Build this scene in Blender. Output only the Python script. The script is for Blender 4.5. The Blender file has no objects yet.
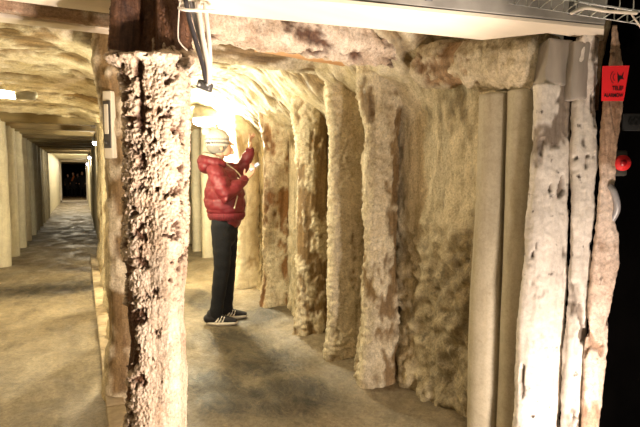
import bpy, bmesh, math, random
from mathutils import Vector, Matrix, noise
PI = math.pi
random.seed(4)
C = bpy.context.scene.collection
F_PX = 500.0
EYE = Vector((0, 0, 1.33))
PITCH = math.atan(35.5 / F_PX)
YAW = math.atan(238 / 501.3)
FH = Vector((math.sin(YAW), math.cos(YAW), 0))
RH = Vector((math.cos(YAW), -math.sin(YAW), 0))
FC = FH * math.cos(PITCH) - Vector((0, 0, math.sin(PITCH)))
UC = FH * math.sin(PITCH) + Vector((0, 0, math.cos(PITCH)))

def ray(px, py):
    return FC + RH * ((px - 320) / F_PX) - UC * ((py - 213.5) / F_PX)
def at(px, py, d):                       # the point at horizontal distance d in front of the eye
    r = ray(px, py)
    return EYE + r * (d / r.dot(FH))
def vline(px, d):                        # world x, y of pixel column px on the horizon at distance d
    p = at(px, 178, d)
    return p.x, p.y
def sstep(a, b, x):
    t = max(0.0, min(1.0, (x - a) / (b - a))) if a != b else float(x > a)
    return t * t * (3 - 2 * t)
def lerp(a, b, t): return a + (b - a) * t
def fbm(v, o=4): return noise.fractal(v, 1.0, 2.0, o)
def interp(rows, z):
    if z <= rows[0][0]: return rows[0][1:]
    for a, b in zip(rows, rows[1:]):
        if z <= b[0]:
            t = (z - a[0]) / (b[0] - a[0])
            return tuple(lerp(p, q, t) for p, q in zip(a[1:], b[1:]))
    return rows[-1][1:]

# ------------------------------------------------------------------ materials
def newmat(name):
    m = bpy.data.materials.new(name); m.use_nodes = True
    nt = m.node_tree; b = nt.nodes['Principled BSDF']
    return m, nt, b
def simple(name, col, rough=0.6, metal=0.0, var=0.12, scale=30, bump=0.15, stretch=(1, 1, 1), emit=None, bd=0.004):
    m, nt, b = newmat(name)
    N = nt.nodes.new; L = nt.links.new
    tc = N('ShaderNodeTexCoord'); mp = N('ShaderNodeMapping'); mp.inputs['Scale'].default_value = stretch
    L(tc.outputs['Object'], mp.inputs[0])
    n = N('ShaderNodeTexNoise'); n.inputs['Scale'].default_value = scale; n.inputs['Detail'].default_value = 5
    L(mp.outputs[0], n.inputs['Vector'])
    r = N('ShaderNodeValToRGB')
    r.color_ramp.elements[0].position = 0.3; r.color_ramp.elements[1].position = 0.7
    r.color_ramp.elements[0].color = tuple(c * (1 - var * 2) for c in col) + (1,)
    r.color_ramp.elements[1].color = tuple(min(1, c * (1 + var)) for c in col) + (1,)
    L(n.outputs['Fac'], r.inputs[0]); L(r.outputs[0], b.inputs['Base Color'])
    b.inputs['Roughness'].default_value = rough; b.inputs['Metallic'].default_value = metal
    bp = N('ShaderNodeBump'); bp.inputs['Strength'].default_value = bump; bp.inputs['Distance'].default_value = bd
    L(n.outputs['Fac'], bp.inputs['Height']); L(bp.outputs[0], b.inputs['Normal'])
    if emit:
        b.inputs['Emission Color'].default_value = tuple(emit[0]) + (1,)
        b.inputs['Emission Strength'].default_value = emit[1]
    return m
def crust_mat(name, woodA, woodB, saltA, saltB, dirt=(0.12, 0.08, 0.04), dirt_amt=0.25, grain=(1, 1, 0.12), rough=0.6, bump=0.6, speck=0.12, spscale=28, bd=0.012, fine=.45, streak=.35):
    """old timber under a salt crust: the mesh attribute 'crust' is the thickness of the salt"""
    m, nt, b = newmat(name)
    N = nt.nodes.new; L = nt.links.new
    tc = N('ShaderNodeTexCoord')
    def noi(scale, detail, stretch=None, dist=0.0, rgh=0.6):
        mp = N('ShaderNodeMapping'); L(tc.outputs['Object'], mp.inputs[0])
        if stretch: mp.inputs['Scale'].default_value = stretch
        n = N('ShaderNodeTexNoise'); n.inputs['Scale'].default_value = scale; n.inputs['Detail'].default_value = detail
        n.inputs['Distortion'].default_value = dist; n.inputs['Roughness'].default_value = rgh
        L(mp.outputs[0], n.inputs['Vector']); return n
    def ramp(src, p0, c0, p1, c1):
        r = N('ShaderNodeValToRGB'); e = r.color_ramp.elements
        e[0].position = p0; e[1].position = p1
        e[0].color = tuple(c0) + (1,); e[1].color = tuple(c1) + (1,)
        L(src, r.inputs[0]); return r
    def mix(fac, a, bb, mode='MIX'):
        x = N('ShaderNodeMix'); x.data_type = 'RGBA'; x.blend_type = mode
        if hasattr(fac, 'links') or hasattr(fac, 'is_linked'): L(fac, x.inputs[0])
        else: x.inputs[0].default_value = fac
        L(a, x.inputs[6]); L(bb, x.inputs[7]); return x.outputs[2]
    wood = ramp(noi(22, 6, grain, 0.6).outputs['Fac'], 0.33, woodA, 0.68, woodB)
    salt = ramp(noi(7, 8, None, 0.5, 0.7).outputs['Fac'], 0.34, saltA, 0.62, saltB)
    dn = ramp(noi(3.2, 7, (1, 1, 0.45), 0.9, 0.75).outputs['Fac'], 0.5, (0, 0, 0), 0.74, (dirt_amt,) * 3)
    dcol = N('ShaderNodeRGB'); dcol.outputs[0].default_value = tuple(dirt) + (1,)
    at_ = N('ShaderNodeAttribute'); at_.attribute_name = 'crust'
    c = mix(at_.outputs['Fac'], wood.outputs[0], salt.outputs[0])
    c = mix(dn.outputs[0], c, dcol.outputs[0])
    # small dark pits in the crust
    v = N('ShaderNodeTexNoise'); v.inputs['Scale'].default_value = spscale * 1.6; v.inputs['Detail'].default_value = 3
    L(tc.outputs['Object'], v.inputs['Vector'])
    sp = ramp(v.outputs['Fac'], 0.66, (0, 0, 0), 0.76, (min(1, speck * 4),) * 3)
    c = mix(sp.outputs[0], c, dcol.outputs[0])
    # fine grain of crystals and grit
    fg = ramp(noi(75, 6, None, .3, .8).outputs['Fac'], 0.36, (1 - fine,) * 3, 0.58, (1, 1, 1))
    c = mix(1.0, c, fg.outputs[0], 'MULTIPLY')
    # dirt washed down in upright streaks
    st = ramp(noi(9, 7, (1.6, 1.6, .16), .7, .7).outputs['Fac'], 0.50, (1, 1, 1), 0.70, (1 - streak, 1 - streak * 1.06, 1 - streak * 1.2))
    c = mix(1.0, c, st.outputs[0], 'MULTIPLY')
    L(c, b.inputs['Base Color'])
    b.inputs['Roughness'].default_value = rough
    b.inputs['Specular IOR Level'].default_value = 0.35
    n1 = noi(26, 8, None, 0.4, 0.65); n2 = noi(90, 4, grain)
    ad = N('ShaderNodeMath'); ad.operation = 'MULTIPLY_ADD'; ad.inputs[1].default_value = 0.5
    L(n2.outputs['Fac'], ad.inputs[0]); L(n1.outputs['Fac'], ad.inputs[2])
    bp = N('ShaderNodeBump'); bp.inputs['Strength'].default_value = bump; bp.inputs['Distance'].default_value = bd
    L(ad.outputs[0], bp.inputs['Height']); L(bp.outputs[0], b.inputs['Normal'])
    return m

M = {}
M['pillar'] = crust_mat('salt_popcorn_on_wood', (.035, .014, .008), (.19, .09, .045), (.56, .40, .27), (.82, .69, .54), (.10, .045, .025), 0.3, bump=.9, speck=.2, spscale=20)  # bare wood darkened to stand for shade in the pillar's hollow head
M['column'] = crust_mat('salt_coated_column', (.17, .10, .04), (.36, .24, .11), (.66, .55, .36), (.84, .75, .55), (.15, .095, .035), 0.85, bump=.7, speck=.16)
M['lamplit_column'] = crust_mat('lamplit_salt_column', (.50, .36, .20), (.62, .50, .32), (.74, .63, .44), (.88, .80, .62), (.30, .18, .08), 0.5, bump=.6, speck=.08, fine=.2, streak=.2)  # column salt lightened to carry the lamp's glare on these columns
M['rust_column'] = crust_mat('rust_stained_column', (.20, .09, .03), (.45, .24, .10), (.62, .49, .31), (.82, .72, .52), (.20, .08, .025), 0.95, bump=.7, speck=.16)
M['wallrock'] = crust_mat('salt_wall', (.14, .10, .045), (.36, .27, .13), (.62, .52, .33), (.80, .70, .49), (.08, .065, .03), 0.7, grain=(1, 1, .5), bump=.8, speck=.12)
M['ceiling'] = crust_mat('salt_ceiling', (.09, .055, .025), (.38, .26, .12), (.56, .46, .26), (.82, .74, .56), (.17, .12, .045), 0.8, grain=(.12, 1, 1), bump=.7, speck=.1, fine=.35, streak=0.)  # bare wood darkened to carry the shade of the ceiling recess
M['board'] = crust_mat('flaking_white_board', (.10, .075, .055), (.32, .26, .21), (.56, .51, .46), (.80, .74, .67), (.05, .03, .02), 0.3, bump=.6, speck=.25, spscale=16, bd=.006, fine=.18, streak=.15)
M['rawboard'] = crust_mat('pink_tan_board', (.30, .17, .10), (.62, .44, .32), (.66, .50, .40), (.80, .66, .56), (.07, .035, .02), 0.35, bump=.45, speck=.2, spscale=16, bd=.006)
M['log'] = crust_mat('smooth_pale_log', (.30, .25, .16), (.42, .36, .25), (.40, .345, .24), (.50, .44, .32), (.24, .17, .08), 0.3, bump=.22, speck=.07, bd=.005, fine=.18, streak=.15)
M['capwood'] = crust_mat('brown_cap_log', (.22, .12, .055), (.48, .31, .17), (.50, .40, .25), (.72, .62, .45), (.12, .08, .035), 0.5, bump=.7)
M['post'] = crust_mat('whitewashed_post', (.50, .44, .30), (.64, .57, .42), (.60, .54, .40), (.72, .66, .50), (.26, .20, .10), 0.3, bump=.2, speck=.04, bd=.004, fine=.18, streak=.15)
M['beamwood'] = simple('aged_plank', (.42, .31, .16), .7, 0, .25, 10, .4, (.15, 1, 1))
M['darkbeam'] = simple('dark_ceiling_plank', (.34, .26, .13), .75, 0, .2, 8, .4, (.12, 1, 1))
M['paleplank'] = simple('pale_plank', (.78, .69, .56), .6, 0, .06, 9, .15, (.12, 1, 1))
M['orange_plank'] = simple('orange_split_wood', (.58, .31, .13), .65, 0, .12, 9, .3, (.12, 1, 1))
M['greysteel'] = simple('grey_painted_beam', (.30, .28, .25), .6, .1, .2, 9, .3)
M['greyblock'] = simple('grey_weathered_wood', (.34, .30, .26), .7, 0, .2, 14, .4, (1, 1, .15))
M['brownbeam'] = crust_mat('brown_rough_beam', (.34, .20, .12), (.60, .42, .28), (.60, .50, .36), (.72, .60, .45), (.12, .07, .035), 0.35, grain=(.12, 1, 1), bump=.6)
M['steel'] = simple('galvanised_steel', (.42, .42, .40), .4, .7, .1, 40, .1)
M['bracket'] = simple('dark_bracket', (.10, .095, .09), .45, .4, .15, 30, .2)
M['void'] = simple('unlit_dark', (.0015, .0013, .0012), .9, 0, .2, 6, .4)  # near-black stands in for unlit depths, so stray light leaves them dark
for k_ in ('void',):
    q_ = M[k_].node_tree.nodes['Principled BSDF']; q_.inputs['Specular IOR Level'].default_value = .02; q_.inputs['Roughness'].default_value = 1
M['cab_dark'] = simple('dark_cable', (.05, .045, .05), .35, 0, .2, 20, .05)
M['cab_grey'] = simple('grey_cable', (.28, .27, .28), .35, 0, .1, 20, .05)
M['cab_white'] = simple('white_cable', (.72, .64, .55), .4, 0, .06, 20, .05)
M['tie'] = simple('white_tie', (.85, .80, .72), .4, 0, .03, 20, .05)
M['plastic'] = simple('ivory_plastic', (.72, .66, .50), .35, 0, .04, 20, .05)
M['plastic_dk'] = simple('dark_plastic', (.06, .055, .045), .35, 0, .1, 20, .05)
M['lamp_body'] = simple('grey_lamp_body', (.30, .28, .22), .5, .2, .1, 20, .1)
M['lamp_glass'] = simple('glowing_lamp_glass', (.9, .85, .7), .3, 0, .01, 5, 0, emit=((1, .90, .70), 40))
M['tube_glass'] = simple('glowing_tube_glass', (.9, .85, .7), .3, 0, .01, 5, 0, emit=((1, .93, .75), 14))
M['globe_glass'] = simple('glowing_globe_glass', (.9, .85, .9), .3, 0, .01, 5, 0, emit=((.95, .88, 1), 12))
M['sign_red'] = simple('red_sign_sheet', (.85, .022, .030), .45, 0, .04, 8, .03)
M['sign_ink'] = simple('black_sign_ink', (.012, .008, .01), .5, 0, .1, 20, .02)
M['plate_dk'] = simple('dark_grey_plate', (.010, .010, .010), .6, 0, .1, 20, .02)
M['plate_ink'] = simple('grey_plate_ink', (.003, .003, .003), .6, 0, .1, 20, .02)
M['button_red'] = simple('red_button', (.60, .010, .013), .7, 0, .04, 10, .02)
M['button_dk'] = simple('deep_red_button_centre', (.30, .006, .01), .4, 0, .04, 10, .02)
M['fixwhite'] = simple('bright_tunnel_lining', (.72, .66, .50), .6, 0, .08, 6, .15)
M['steel_arch'] = simple('pale_portal_frame', (.80, .72, .62), .5, 0, .04, 20, .05)
# person
M['skin'] = simple('skin', (.68, .40, .28), .5, 0, .04, 40, .05)
M['jacket'] = simple('red_padded_fabric', (.15, .009, .016), .55, 0, .10, 60, .2)
M['jacket_rib'] = simple('dark_red_ribbing', (.15, .010, .018), .8, 0, .2, 90, .5, (1, 1, .1))
M['fleece'] = simple('grey_beige_fleece', (.50, .44, .34), .95, 0, .2, 120, .7)
M['jeans'] = simple('dark_denim', (.006, .0065, .009), .95, 0, .25, 90, .2)
M['belt'] = simple('pale_shirt_hem', (.62, .52, .38), .7, 0, .1, 60, .1)
M['zip'] = simple('pale_zip', (.75, .66, .50), .4, .2, .05, 60, .05)
M['shoe'] = simple('black_suede', (.016, .015, .02), .75, 0, .2, 60, .2)
M['sole'] = simple('white_rubber_sole', (.72, .66, .55), .6, 0, .06, 60, .1)
M['stripe'] = simple('white_shoe_stripe', (.80, .74, .64), .5, 0, .04, 60, .05)
M['phone'] = simple('silver_phone', (.45, .47, .55), .25, .4, .04, 30, .02)
M['screen'] = simple('lit_phone_screen', (.4, .45, .6), .15, 0, .04, 30, .0, emit=((.6, .7, 1), .25))
M['pompom'] = simple('white_wool', (.80, .76, .70), .95, 0, .1, 150, .8)
M['hair'] = simple('dark_brown_hair', (.05, .03, .018), .7, 0, .2, 80, .4, (1, 1, .2))
M['coat_black'] = simple('black_coat', (.010, .009, .011), .85, 0, .2, 40, .2)
M['coat_grey'] = simple('charcoal_coat', (.03, .026, .024), .85, 0, .2, 40, .2)
M['scarf_orange'] = simple('orange_scarf', (.70, .20, .05), .85, 0, .1, 40, .2)
M['pale_cloth'] = simple('pale_cloth', (.62, .55, .42), .8, 0, .08, 30, .1)

def beanie_mat():
    m, nt, b = newmat('knitted_beanie'); N = nt.nodes.new; L = nt.links.new
    tc = N('ShaderNodeTexCoord'); sx = N('ShaderNodeSeparateXYZ'); L(tc.outputs['Generated'], sx.inputs[0])
    r = N('ShaderNodeValToRGB'); r.color_ramp.interpolation = 'CONSTANT'
    e = r.color_ramp.elements
    e[0].position = 0; e[0].color = (.30, .28, .25, 1)
    e[1].position = .36; e[1].color = (.70, .66, .60, 1)
    for p, c in ((.44, (.10, .085, .09, 1)), (.50, (.72, .68, .62, 1)), (.58, (.25, .22, .22, 1)), (.63, (.76, .72, .66, 1))):
        x = e.new(p); x.color = c
    w = N('ShaderNodeTexWave'); w.inputs['Scale'].default_value = 9; w.bands_direction = 'DIAGONAL'
    L(tc.outputs['Generated'], w.inputs['Vector'])
    ad = N('ShaderNodeMath'); ad.operation = 'MULTIPLY_ADD'; ad.inputs[1].default_value = .05
    L(w.outputs['Fac'], ad.inputs[0]); L(sx.outputs['Z'], ad.inputs[2]); L(ad.outputs[0], r.inputs[0])
    L(r.outputs[0], b.inputs['Base Color']); b.inputs['Roughness'].default_value = .95
    n = N('ShaderNodeTexNoise'); n.inputs['Scale'].default_value = 90; bp = N('ShaderNodeBump'); bp.inputs['Distance'].default_value = .004
    L(n.outputs['Fac'], bp.inputs['Height']); L(bp.outputs[0], b.inputs['Normal'])
    return m
M['beanie'] = beanie_mat()

def floor_mat():
    m, nt, b = newmat('mine_floor'); N = nt.nodes.new; L = nt.links.new
    tc = N('ShaderNodeTexCoord')
    def noi(scale, detail, st=(1, 1, 1), dist=0., r=.6):
        mp = N('ShaderNodeMapping'); mp.inputs['Scale'].default_value = st; L(tc.outputs['Object'], mp.inputs[0])
        n = N('ShaderNodeTexNoise'); n.inputs['Scale'].default_value = scale; n.inputs['Detail'].default_value = detail
        n.inputs['Distortion'].default_value = dist; n.inputs['Roughness'].default_value = r
        L(mp.outputs[0], n.inputs['Vector']); return n.outputs['Fac']
    def ramp(s, *st):
        r = N('ShaderNodeValToRGB'); e = r.color_ramp.elements
        e[0].position, e[0].color = st[0][0], tuple(st[0][1]) + (1,)
        e[1].position, e[1].color = st[-1][0], tuple(st[-1][1]) + (1,)
        for p, c in st[1:-1]:
            x = e.new(p); x.color = tuple(c) + (1,)
        L(s, r.inputs[0]); return r.outputs[0]
    base = ramp(noi(4, 8, (1, .6, 1), .8, .7), (.32, (.14, .105, .06)), (.5, (.24, .19, .115)), (.68, (.36, .295, .195)))
    wet = N('ShaderNodeAttribute'); wet.attribute_name = 'wet'
    dark = ramp(noi(7, 8, (1, .5, 1), 1.5, .75), (.42, (.030, .025, .016)), (.62, (.11, .085, .05)))
    brk = noi(9, 8, (1, .45, 1), 2.0, .8)
    mu = N('ShaderNodeMath'); mu.operation = 'MULTIPLY_ADD'; mu.inputs[1].default_value = 1.9; mu.inputs[2].default_value = -.42
    L(brk, mu.inputs[0])
    m2 = N('ShaderNodeMath'); m2.operation = 'MULTIPLY'; m2.use_clamp = True
    m3 = N('ShaderNodeMath'); m3.operation = 'MULTIPLY'; m3.inputs[1].default_value = 3.2
    L(mu.outputs[0], m2.inputs[0]); L(wet.outputs['Fac'], m3.inputs[0]); L(m3.outputs[0], m2.inputs[1])
    mx = N('ShaderNodeMix'); mx.data_type = 'RGBA'; L(m2.outputs[0], mx.inputs[0]); L(base, mx.inputs[6]); L(dark, mx.inputs[7])
    gr = ramp(noi(38, 7, (1, .8, 1), .6, .8), (.36, (.55, .53, .50)), (.6, (1, 1, 1)))
    m4 = N('ShaderNodeMix'); m4.data_type = 'RGBA'; m4.blend_type = 'MULTIPLY'; m4.inputs[0].default_value = 1
    L(mx.outputs[2], m4.inputs[6]); L(gr, m4.inputs[7]); L(m4.outputs[2], b.inputs['Base Color'])
    rr = ramp(noi(3, 6, (1, .6, 1), .6), (.36, (.36, .36, .36)), (.62, (.78, .78, .78)))
    L(rr, b.inputs['Roughness'])
    bp = N('ShaderNodeBump'); bp.inputs['Distance'].default_value = .012; bp.inputs['Strength'].default_value = .8
    L(noi(22, 8, (1, .7, 1), .8, .7), bp.inputs['Height']); L(bp.outputs[0], b.inputs['Normal'])
    return m
M['floor'] = floor_mat()

# ------------------------------------------------------------------ object helpers
def link(name, me, mat, parent=None, loc=None):
    o = bpy.data.objects.new(name, me); C.objects.link(o)
    if mat: me.materials.append(M[mat] if isinstance(mat, str) else mat)
    if parent: o.parent = parent
    if loc is not None: o.location = loc
    return o
def recentre(me, p):
    me.transform(Matrix.Translation(-Vector(p)))
def tag(o, label, cat, group=None):
    o['label'] = label; o['category'] = cat
    if group: o['group'] = group
    return o
def structure(o): o['kind'] = 'structure'; return o
def empty(name, loc, rz=0):
    o = bpy.data.objects.new(name, None); C.objects.link(o); o.location = loc; o.rotation_euler = (0, 0, rz)
    o.empty_display_size = .05; return o
def mesh_from(bm, smooth=True):
    me = bpy.data.meshes.new('mesh'); bmesh.ops.recalc_face_normals(bm, faces=bm.faces)
    bm.to_mesh(me); bm.free()
    if smooth:
        for p in me.polygons: p.use_smooth = True
    return me
def bm_obj(name, bm, mat, parent=None, loc=None, smooth=True, origin=None):
    me = mesh_from(bm, smooth)
    if origin is not None:
        recentre(me, origin); loc = origin
    return link(name, me, mat, parent, loc)
def box(bm, c, s, rot=None, bevel=0.0):
    r = bmesh.ops.create_cube(bm, size=1)
    vs = r['verts']
    mt = Matrix.Translation(Vector(c)) @ (rot.to_4x4() if rot else Matrix.Identity(4)) @ Matrix.Diagonal((*s, 1))
    bmesh.ops.transform(bm, matrix=mt, verts=vs)
    if bevel:
        es = list({e for v in vs for e in v.link_edges})
        bmesh.ops.bevel(bm, geom=es, offset=bevel, segments=2, affect='EDGES', profile=.6)
def tube(bm, pts, rad, seg=12, up=None, ends=True):
    """rounded tube through pts; rad: number, list, or list of (ra, rb) with rb along 'up'"""
    pts = [Vector(p) for p in pts]; n = len(pts)
    rr = [rad] * n if not isinstance(rad, (list, tuple)) else list(rad)
    rr = [(r, r) if not isinstance(r, (tuple, list)) else r for r in rr]
    P, R, T = [], [], []
    tang = []
    for i in range(n):
        a = pts[max(0, i - 1)]; b = pts[min(n - 1, i + 1)]
        tang.append((b - a).normalized())
    if ends:
        for k in (3, 2, 1, 0):
            f = math.sin(k / 4 * PI / 2); m_ = sum(rr[0]) / 2
            P.append(pts[0] - tang[0] * m_ * f); q = math.cos(k / 4 * PI / 2); R.append((rr[0][0] * q, rr[0][1] * q)); T.append(tang[0])
        P += pts[1:-1]; R += rr[1:-1]; T += tang[1:-1]
        for k in (0, 1, 2, 3):
            f = math.sin(k / 4 * PI / 2); m_ = sum(rr[-1]) / 2
            P.append(pts[-1] + tang[-1] * m_ * f); q = math.cos(k / 4 * PI / 2); R.append((rr[-1][0] * q, rr[-1][1] * q)); T.append(tang[-1])
    else: P, R, T = pts, rr, tang
    ref = Vector(up) if up is not None else (Vector((0, 0, 1)) if abs(T[0].z) < .9 else Vector((1, 0, 0)))
    rings = []
    for p, r, t in zip(P, R, T):
        b = ref - t * ref.dot(t)
        if b.length < 1e-4: b = t.orthogonal()
        b.normalize(); a = b.cross(t).normalized()
        if up is None: ref = b
        rings.append([bm.verts.new(p + a * (r[0] * math.cos(2 * PI * k / seg)) + b * (r[1] * math.sin(2 * PI * k / seg))) for k in range(seg)])
    for A, B in zip(rings, rings[1:]):
        for k in range(seg): bm.faces.new((A[k], A[(k + 1) % seg], B[(k + 1) % seg], B[k]))
    bm.faces.new(rings[0][::-1]); bm.faces.new(rings[-1])
def ball(bm, c, r, rot=None, u=20, v=14):
    res = bmesh.ops.create_uvsphere(bm, u_segments=u, v_segments=v, radius=1)
    s = (r, r, r) if not isinstance(r, (tuple, list)) else r
    bmesh.ops.transform(bm, matrix=Matrix.Translation(Vector(c)) @ (rot.to_4x4() if rot else Matrix.Identity(4)) @ Matrix.Diagonal((*s, 1)), verts=res['verts'])
def smooth_pts(pts, n=8):
    pts = [Vector(p) for p in pts]; out = []
    for i in range(len(pts) - 1):
        p0 = pts[max(0, i - 1)]; p1 = pts[i]; p2 = pts[i + 1]; p3 = pts[min(len(pts) - 1, i + 2)]
        for k in range(n):
            t = k / n
            out.append(.5 * ((2 * p1) + (p2 - p0) * t + (2 * p0 - 5 * p1 + 4 * p2 - p3) * t * t + (3 * p1 - p0 - 3 * p2 + p3) * t ** 3))
    out.append(pts[-1]); return out
def remeshed(bm, voxel, smooth=3, disp=None):
    me = mesh_from(bm)
    o = bpy.data.objects.new('tmp', me); C.objects.link(o)
    r = o.modifiers.new('r', 'REMESH'); r.mode = 'VOXEL'; r.voxel_size = voxel; r.use_smooth_shade = True
    if smooth:
        s = o.modifiers.new('s', 'SMOOTH'); s.factor = .6; s.iterations = smooth
    bpy.context.view_layer.update()
    dg = bpy.context.evaluated_depsgraph_get()
    out = bpy.data.meshes.new_from_object(o.evaluated_get(dg), depsgraph=dg)
    bpy.data.objects.remove(o); bpy.data.meshes.remove(me)
    for p in out.polygons: p.use_smooth = True
    if disp:
        ns = [v.normal.copy() for v in out.vertices]
        for v, n_ in zip(out.vertices, ns): v.co += n_ * disp(v.co)
    out.materials.clear()
    return out

def grid_mesh(nu, nv, fn, closed=False, caps=False, attr='crust'):
    """fn(i, j) -> (Vector, value)"""
    verts = []; vals = []
    for j in range(nv):
        for i in range(nu):
            p, c = fn(i, j); verts.append(p); vals.append(max(0., min(1., c)))
    faces = []
    m = nu if closed else nu - 1
    for j in range(nv - 1):
        for i in range(m):
            a = j * nu + i; b = j * nu + (i + 1) % nu
            faces.append((a, b, b + nu, a + nu))
    if caps:
        for j, rev in ((0, True), (nv - 1, False)):
            ring = [j * nu + i for i in range(nu)]
            c = sum((verts[k] for k in ring), Vector()) / nu
            verts.append(c); vals.append(vals[ring[0]]); ci = len(verts) - 1
            for i in range(nu):
                a, b = ring[i], ring[(i + 1) % nu]
                faces.append((b, a, ci) if rev else (a, b, ci))
    me = bpy.data.meshes.new('mesh'); me.from_pydata(verts, [], faces); me.update()
    A = me.attributes.new(attr, 'FLOAT', 'POINT'); A.data.foreach_set('value', vals)
    for p in me.polygons: p.use_smooth = True
    return me

def crust_value(p, seed, bias, sc=(3.2, 3.2, 2.0)):
    q = Vector((p.x * sc[0], p.y * sc[1], p.z * sc[2])) + Vector((seed * 7.3, seed * 3.1, seed))
    a = noise.noise(q) * .9 + noise.noise(q * 2.3) * .5 + noise.noise(q * 5.3) * .35 + noise.noise(q * 12) * .22
    return sstep(-.18, .18, a + bias)
def lumps(p, s, seed=0.):
    q = p * s + Vector((seed, seed * 2, seed * 3))
    d = noise.voronoi(q)[0]
    return 1 - min(1, d[0] * 1.35)
def timber(name, axis, mat, label=None, cat=None, group=None, seed=1, nexp=2.4, bias=0., amp=.004, crust_h=.008, lump_s=22, lump_h=.0,
           res=.012, seg=None, wob=.01, parent=None, extra=None, csc=(3.2, 3.2, 2.0), side=None):
    """axis: list of (centre, half width a, half depth b) along the log; cross-section a superellipse.
       extra(p, th, t) -> (radial displacement, crust bias)"""
    pts = [Vector(a[0]) for a in axis]
    L = [0]
    for a, b in zip(pts, pts[1:]): L.append(L[-1] + (b - a).length)
    nv = max(4, int(L[-1] / res)); rm = max(a[1] for a in axis)
    nu = seg or max(16, int(2 * PI * rm / res))
    tdir = (pts[-1] - pts[0]).normalized()
    ref = Vector(side) if side is not None else (RH if abs(tdir.z) > .7 else Vector((0, 0, 1)))
    A = (ref - tdir * ref.dot(tdir)).normalized(); B = tdir.cross(A).normalized()
    rows = [(l,) + tuple(p) + (a[1], a[2]) for l, p, a in zip(L, pts, axis)]
    base = pts[0].copy()
    # section points spread evenly along the outline of the superellipse
    e = 2 / nexp; kq = axis[0][2] / axis[0][1]; tab = []; acc = 0.; last = None
    for q in range(1441):
        t = 2 * PI * q / 1440; c, s = math.cos(t), math.sin(t)
        v = (math.copysign(abs(c) ** e, c), math.copysign(abs(s) ** e, s))
        if last: acc += math.hypot(v[0] - last[0], (v[1] - last[1]) * kq)
        last = v; tab.append((acc, v[0], v[1]))
    sec = []; q = 0
    for i in range(nu):
        want = acc * i / nu
        while tab[q + 1][0] < want: q += 1
        f = (want - tab[q][0]) / max(1e-9, tab[q + 1][0] - tab[q][0])
        ca, sa = lerp(tab[q][1], tab[q + 1][1], f), lerp(tab[q][2], tab[q + 1][2], f)
        nx = math.copysign(abs(ca) ** (nexp - 1), ca); ny = math.copysign(abs(sa) ** (nexp - 1), sa) / kq
        h = math.hypot(nx, ny) or 1.
        sec.append((ca, sa, nx / h, ny / h, math.atan2(sa, ca)))
    def fn(i, j):
        l = L[-1] * j / (nv - 1); x, y, z, ra, rb = interp(rows, l)
        ca, sa, nx, ny, th = sec[i]
        n_ = (A * nx + B * ny)
        p = Vector((x, y, z)) + A * (ca * ra) + B * (sa * rb)
        sd = Vector((seed * 5.1, seed * 1.7, seed * 2.9))
        d = noise.noise(p * 1.6 + sd) * wob; lf = 1.
        g = Vector((math.cos(th) * 2., math.sin(th) * 2. + seed * 3.3, l * 1.6)); d += noise.noise(g) * amp + noise.noise(g * 3.1) * amp * .5
        eb = 0.
        if extra:
            ex_ = extra(p, th, l); eb = ex_[1]; d += ex_[0]; lf = ex_[2] if len(ex_) > 2 else 1.
        cr = crust_value(p, seed, bias + eb, csc)
        d += cr * crust_h
        if lump_h: d += lf * cr * lump_h * (lumps(p, lump_s, seed) + .5 * lumps(p, lump_s * 2.3, seed))
        return p - base + n_ * d, cr
    me = grid_mesh(nu, nv, fn, True, True)
    o = link(name, me, mat, parent, base)
    if label: tag(o, label, cat, group)
    return o
def px_axis(rows, d, ratio, lean=0.):
    """rows (py, left px, right px) at distance d -> timber axis"""
    out = []
    for py, l, r in rows:
        c = at((l + r) / 2, py, d); w = (at(r, py, d) - at(l, py, d)).length / 2
        out.append((c + FH * (w * ratio), w, w * ratio))
    return out

def floor_bump(x, y):
    h = noise.noise(Vector((x * 1.3, y * 1.0, 3))) * .012 + noise.noise(Vector((x * 6, y * 5, 1))) * .004 + noise.noise(Vector((x * 17, y * 15, 1))) * .002
    if x > .4: h += sstep(1.40, 1.85, x + .14 * noise.noise(Vector((y * 2.3, 7, 0)))) * .08 * (1 - sstep(7, 9, y))
    return h
def ground(px, py, z=0.):
    r = ray(px, py); return EYE + r * ((z - EYE.z) / r.z)
XL, XM, XR = -1.22, .26, 1.86           # left row, middle row and right row of posts
FAR = 42.0

# ------------------------------------------------------------------ floor
def axis_steps(a, b, fine_to, s0, s1):
    out = [a]
    while out[-1] < b: out.append(out[-1] + (s0 if out[-1] < fine_to else s1))
    return out
xs = [-1.5 + .025 * i for i in range(int(4.6 / .025))]
ys = axis_steps(-1.5, FAR + 1, 9.0, .025, .5)
WET = [(ground(236, 342), .22, .38), (ground(262, 362), .28, .30), (ground(285, 395), .30, .28), (ground(235, 400), .22, .2),
       (ground(215, 385), .18, .3), (ground(60, 288), .75, .42), (ground(205, 300), .2, .5), (ground(250, 318), .30, .25)]
def floor_fn(i, j):
    x, y = xs[i], ys[j]
    w = 0.
    for (c, a, b_) in WET:
        w = max(w, math.exp(-((x - c.x) / a) ** 2 - ((y - c.y) / b_) ** 2))
    return Vector((x, y, floor_bump(x, y) if y < 12 else 0.)), w
fl = structure(link('floor', grid_mesh(len(xs), len(ys), floor_fn, attr='wet'), 'floor'))
# low concrete kerb along the middle row
bm = bmesh.new()
for k in range(24):
    y0 = .9 + k * .35
    box(bm, (.135 + .004 * noise.noise(Vector((k, 0, 0))), y0 + .175, .012), (.10, .346, .05), None, .008)
structure(bm_obj('trim_1', bm, simple('concrete_kerb', (.42, .33, .21), .7, 0, .2, 14, .5)))

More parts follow.
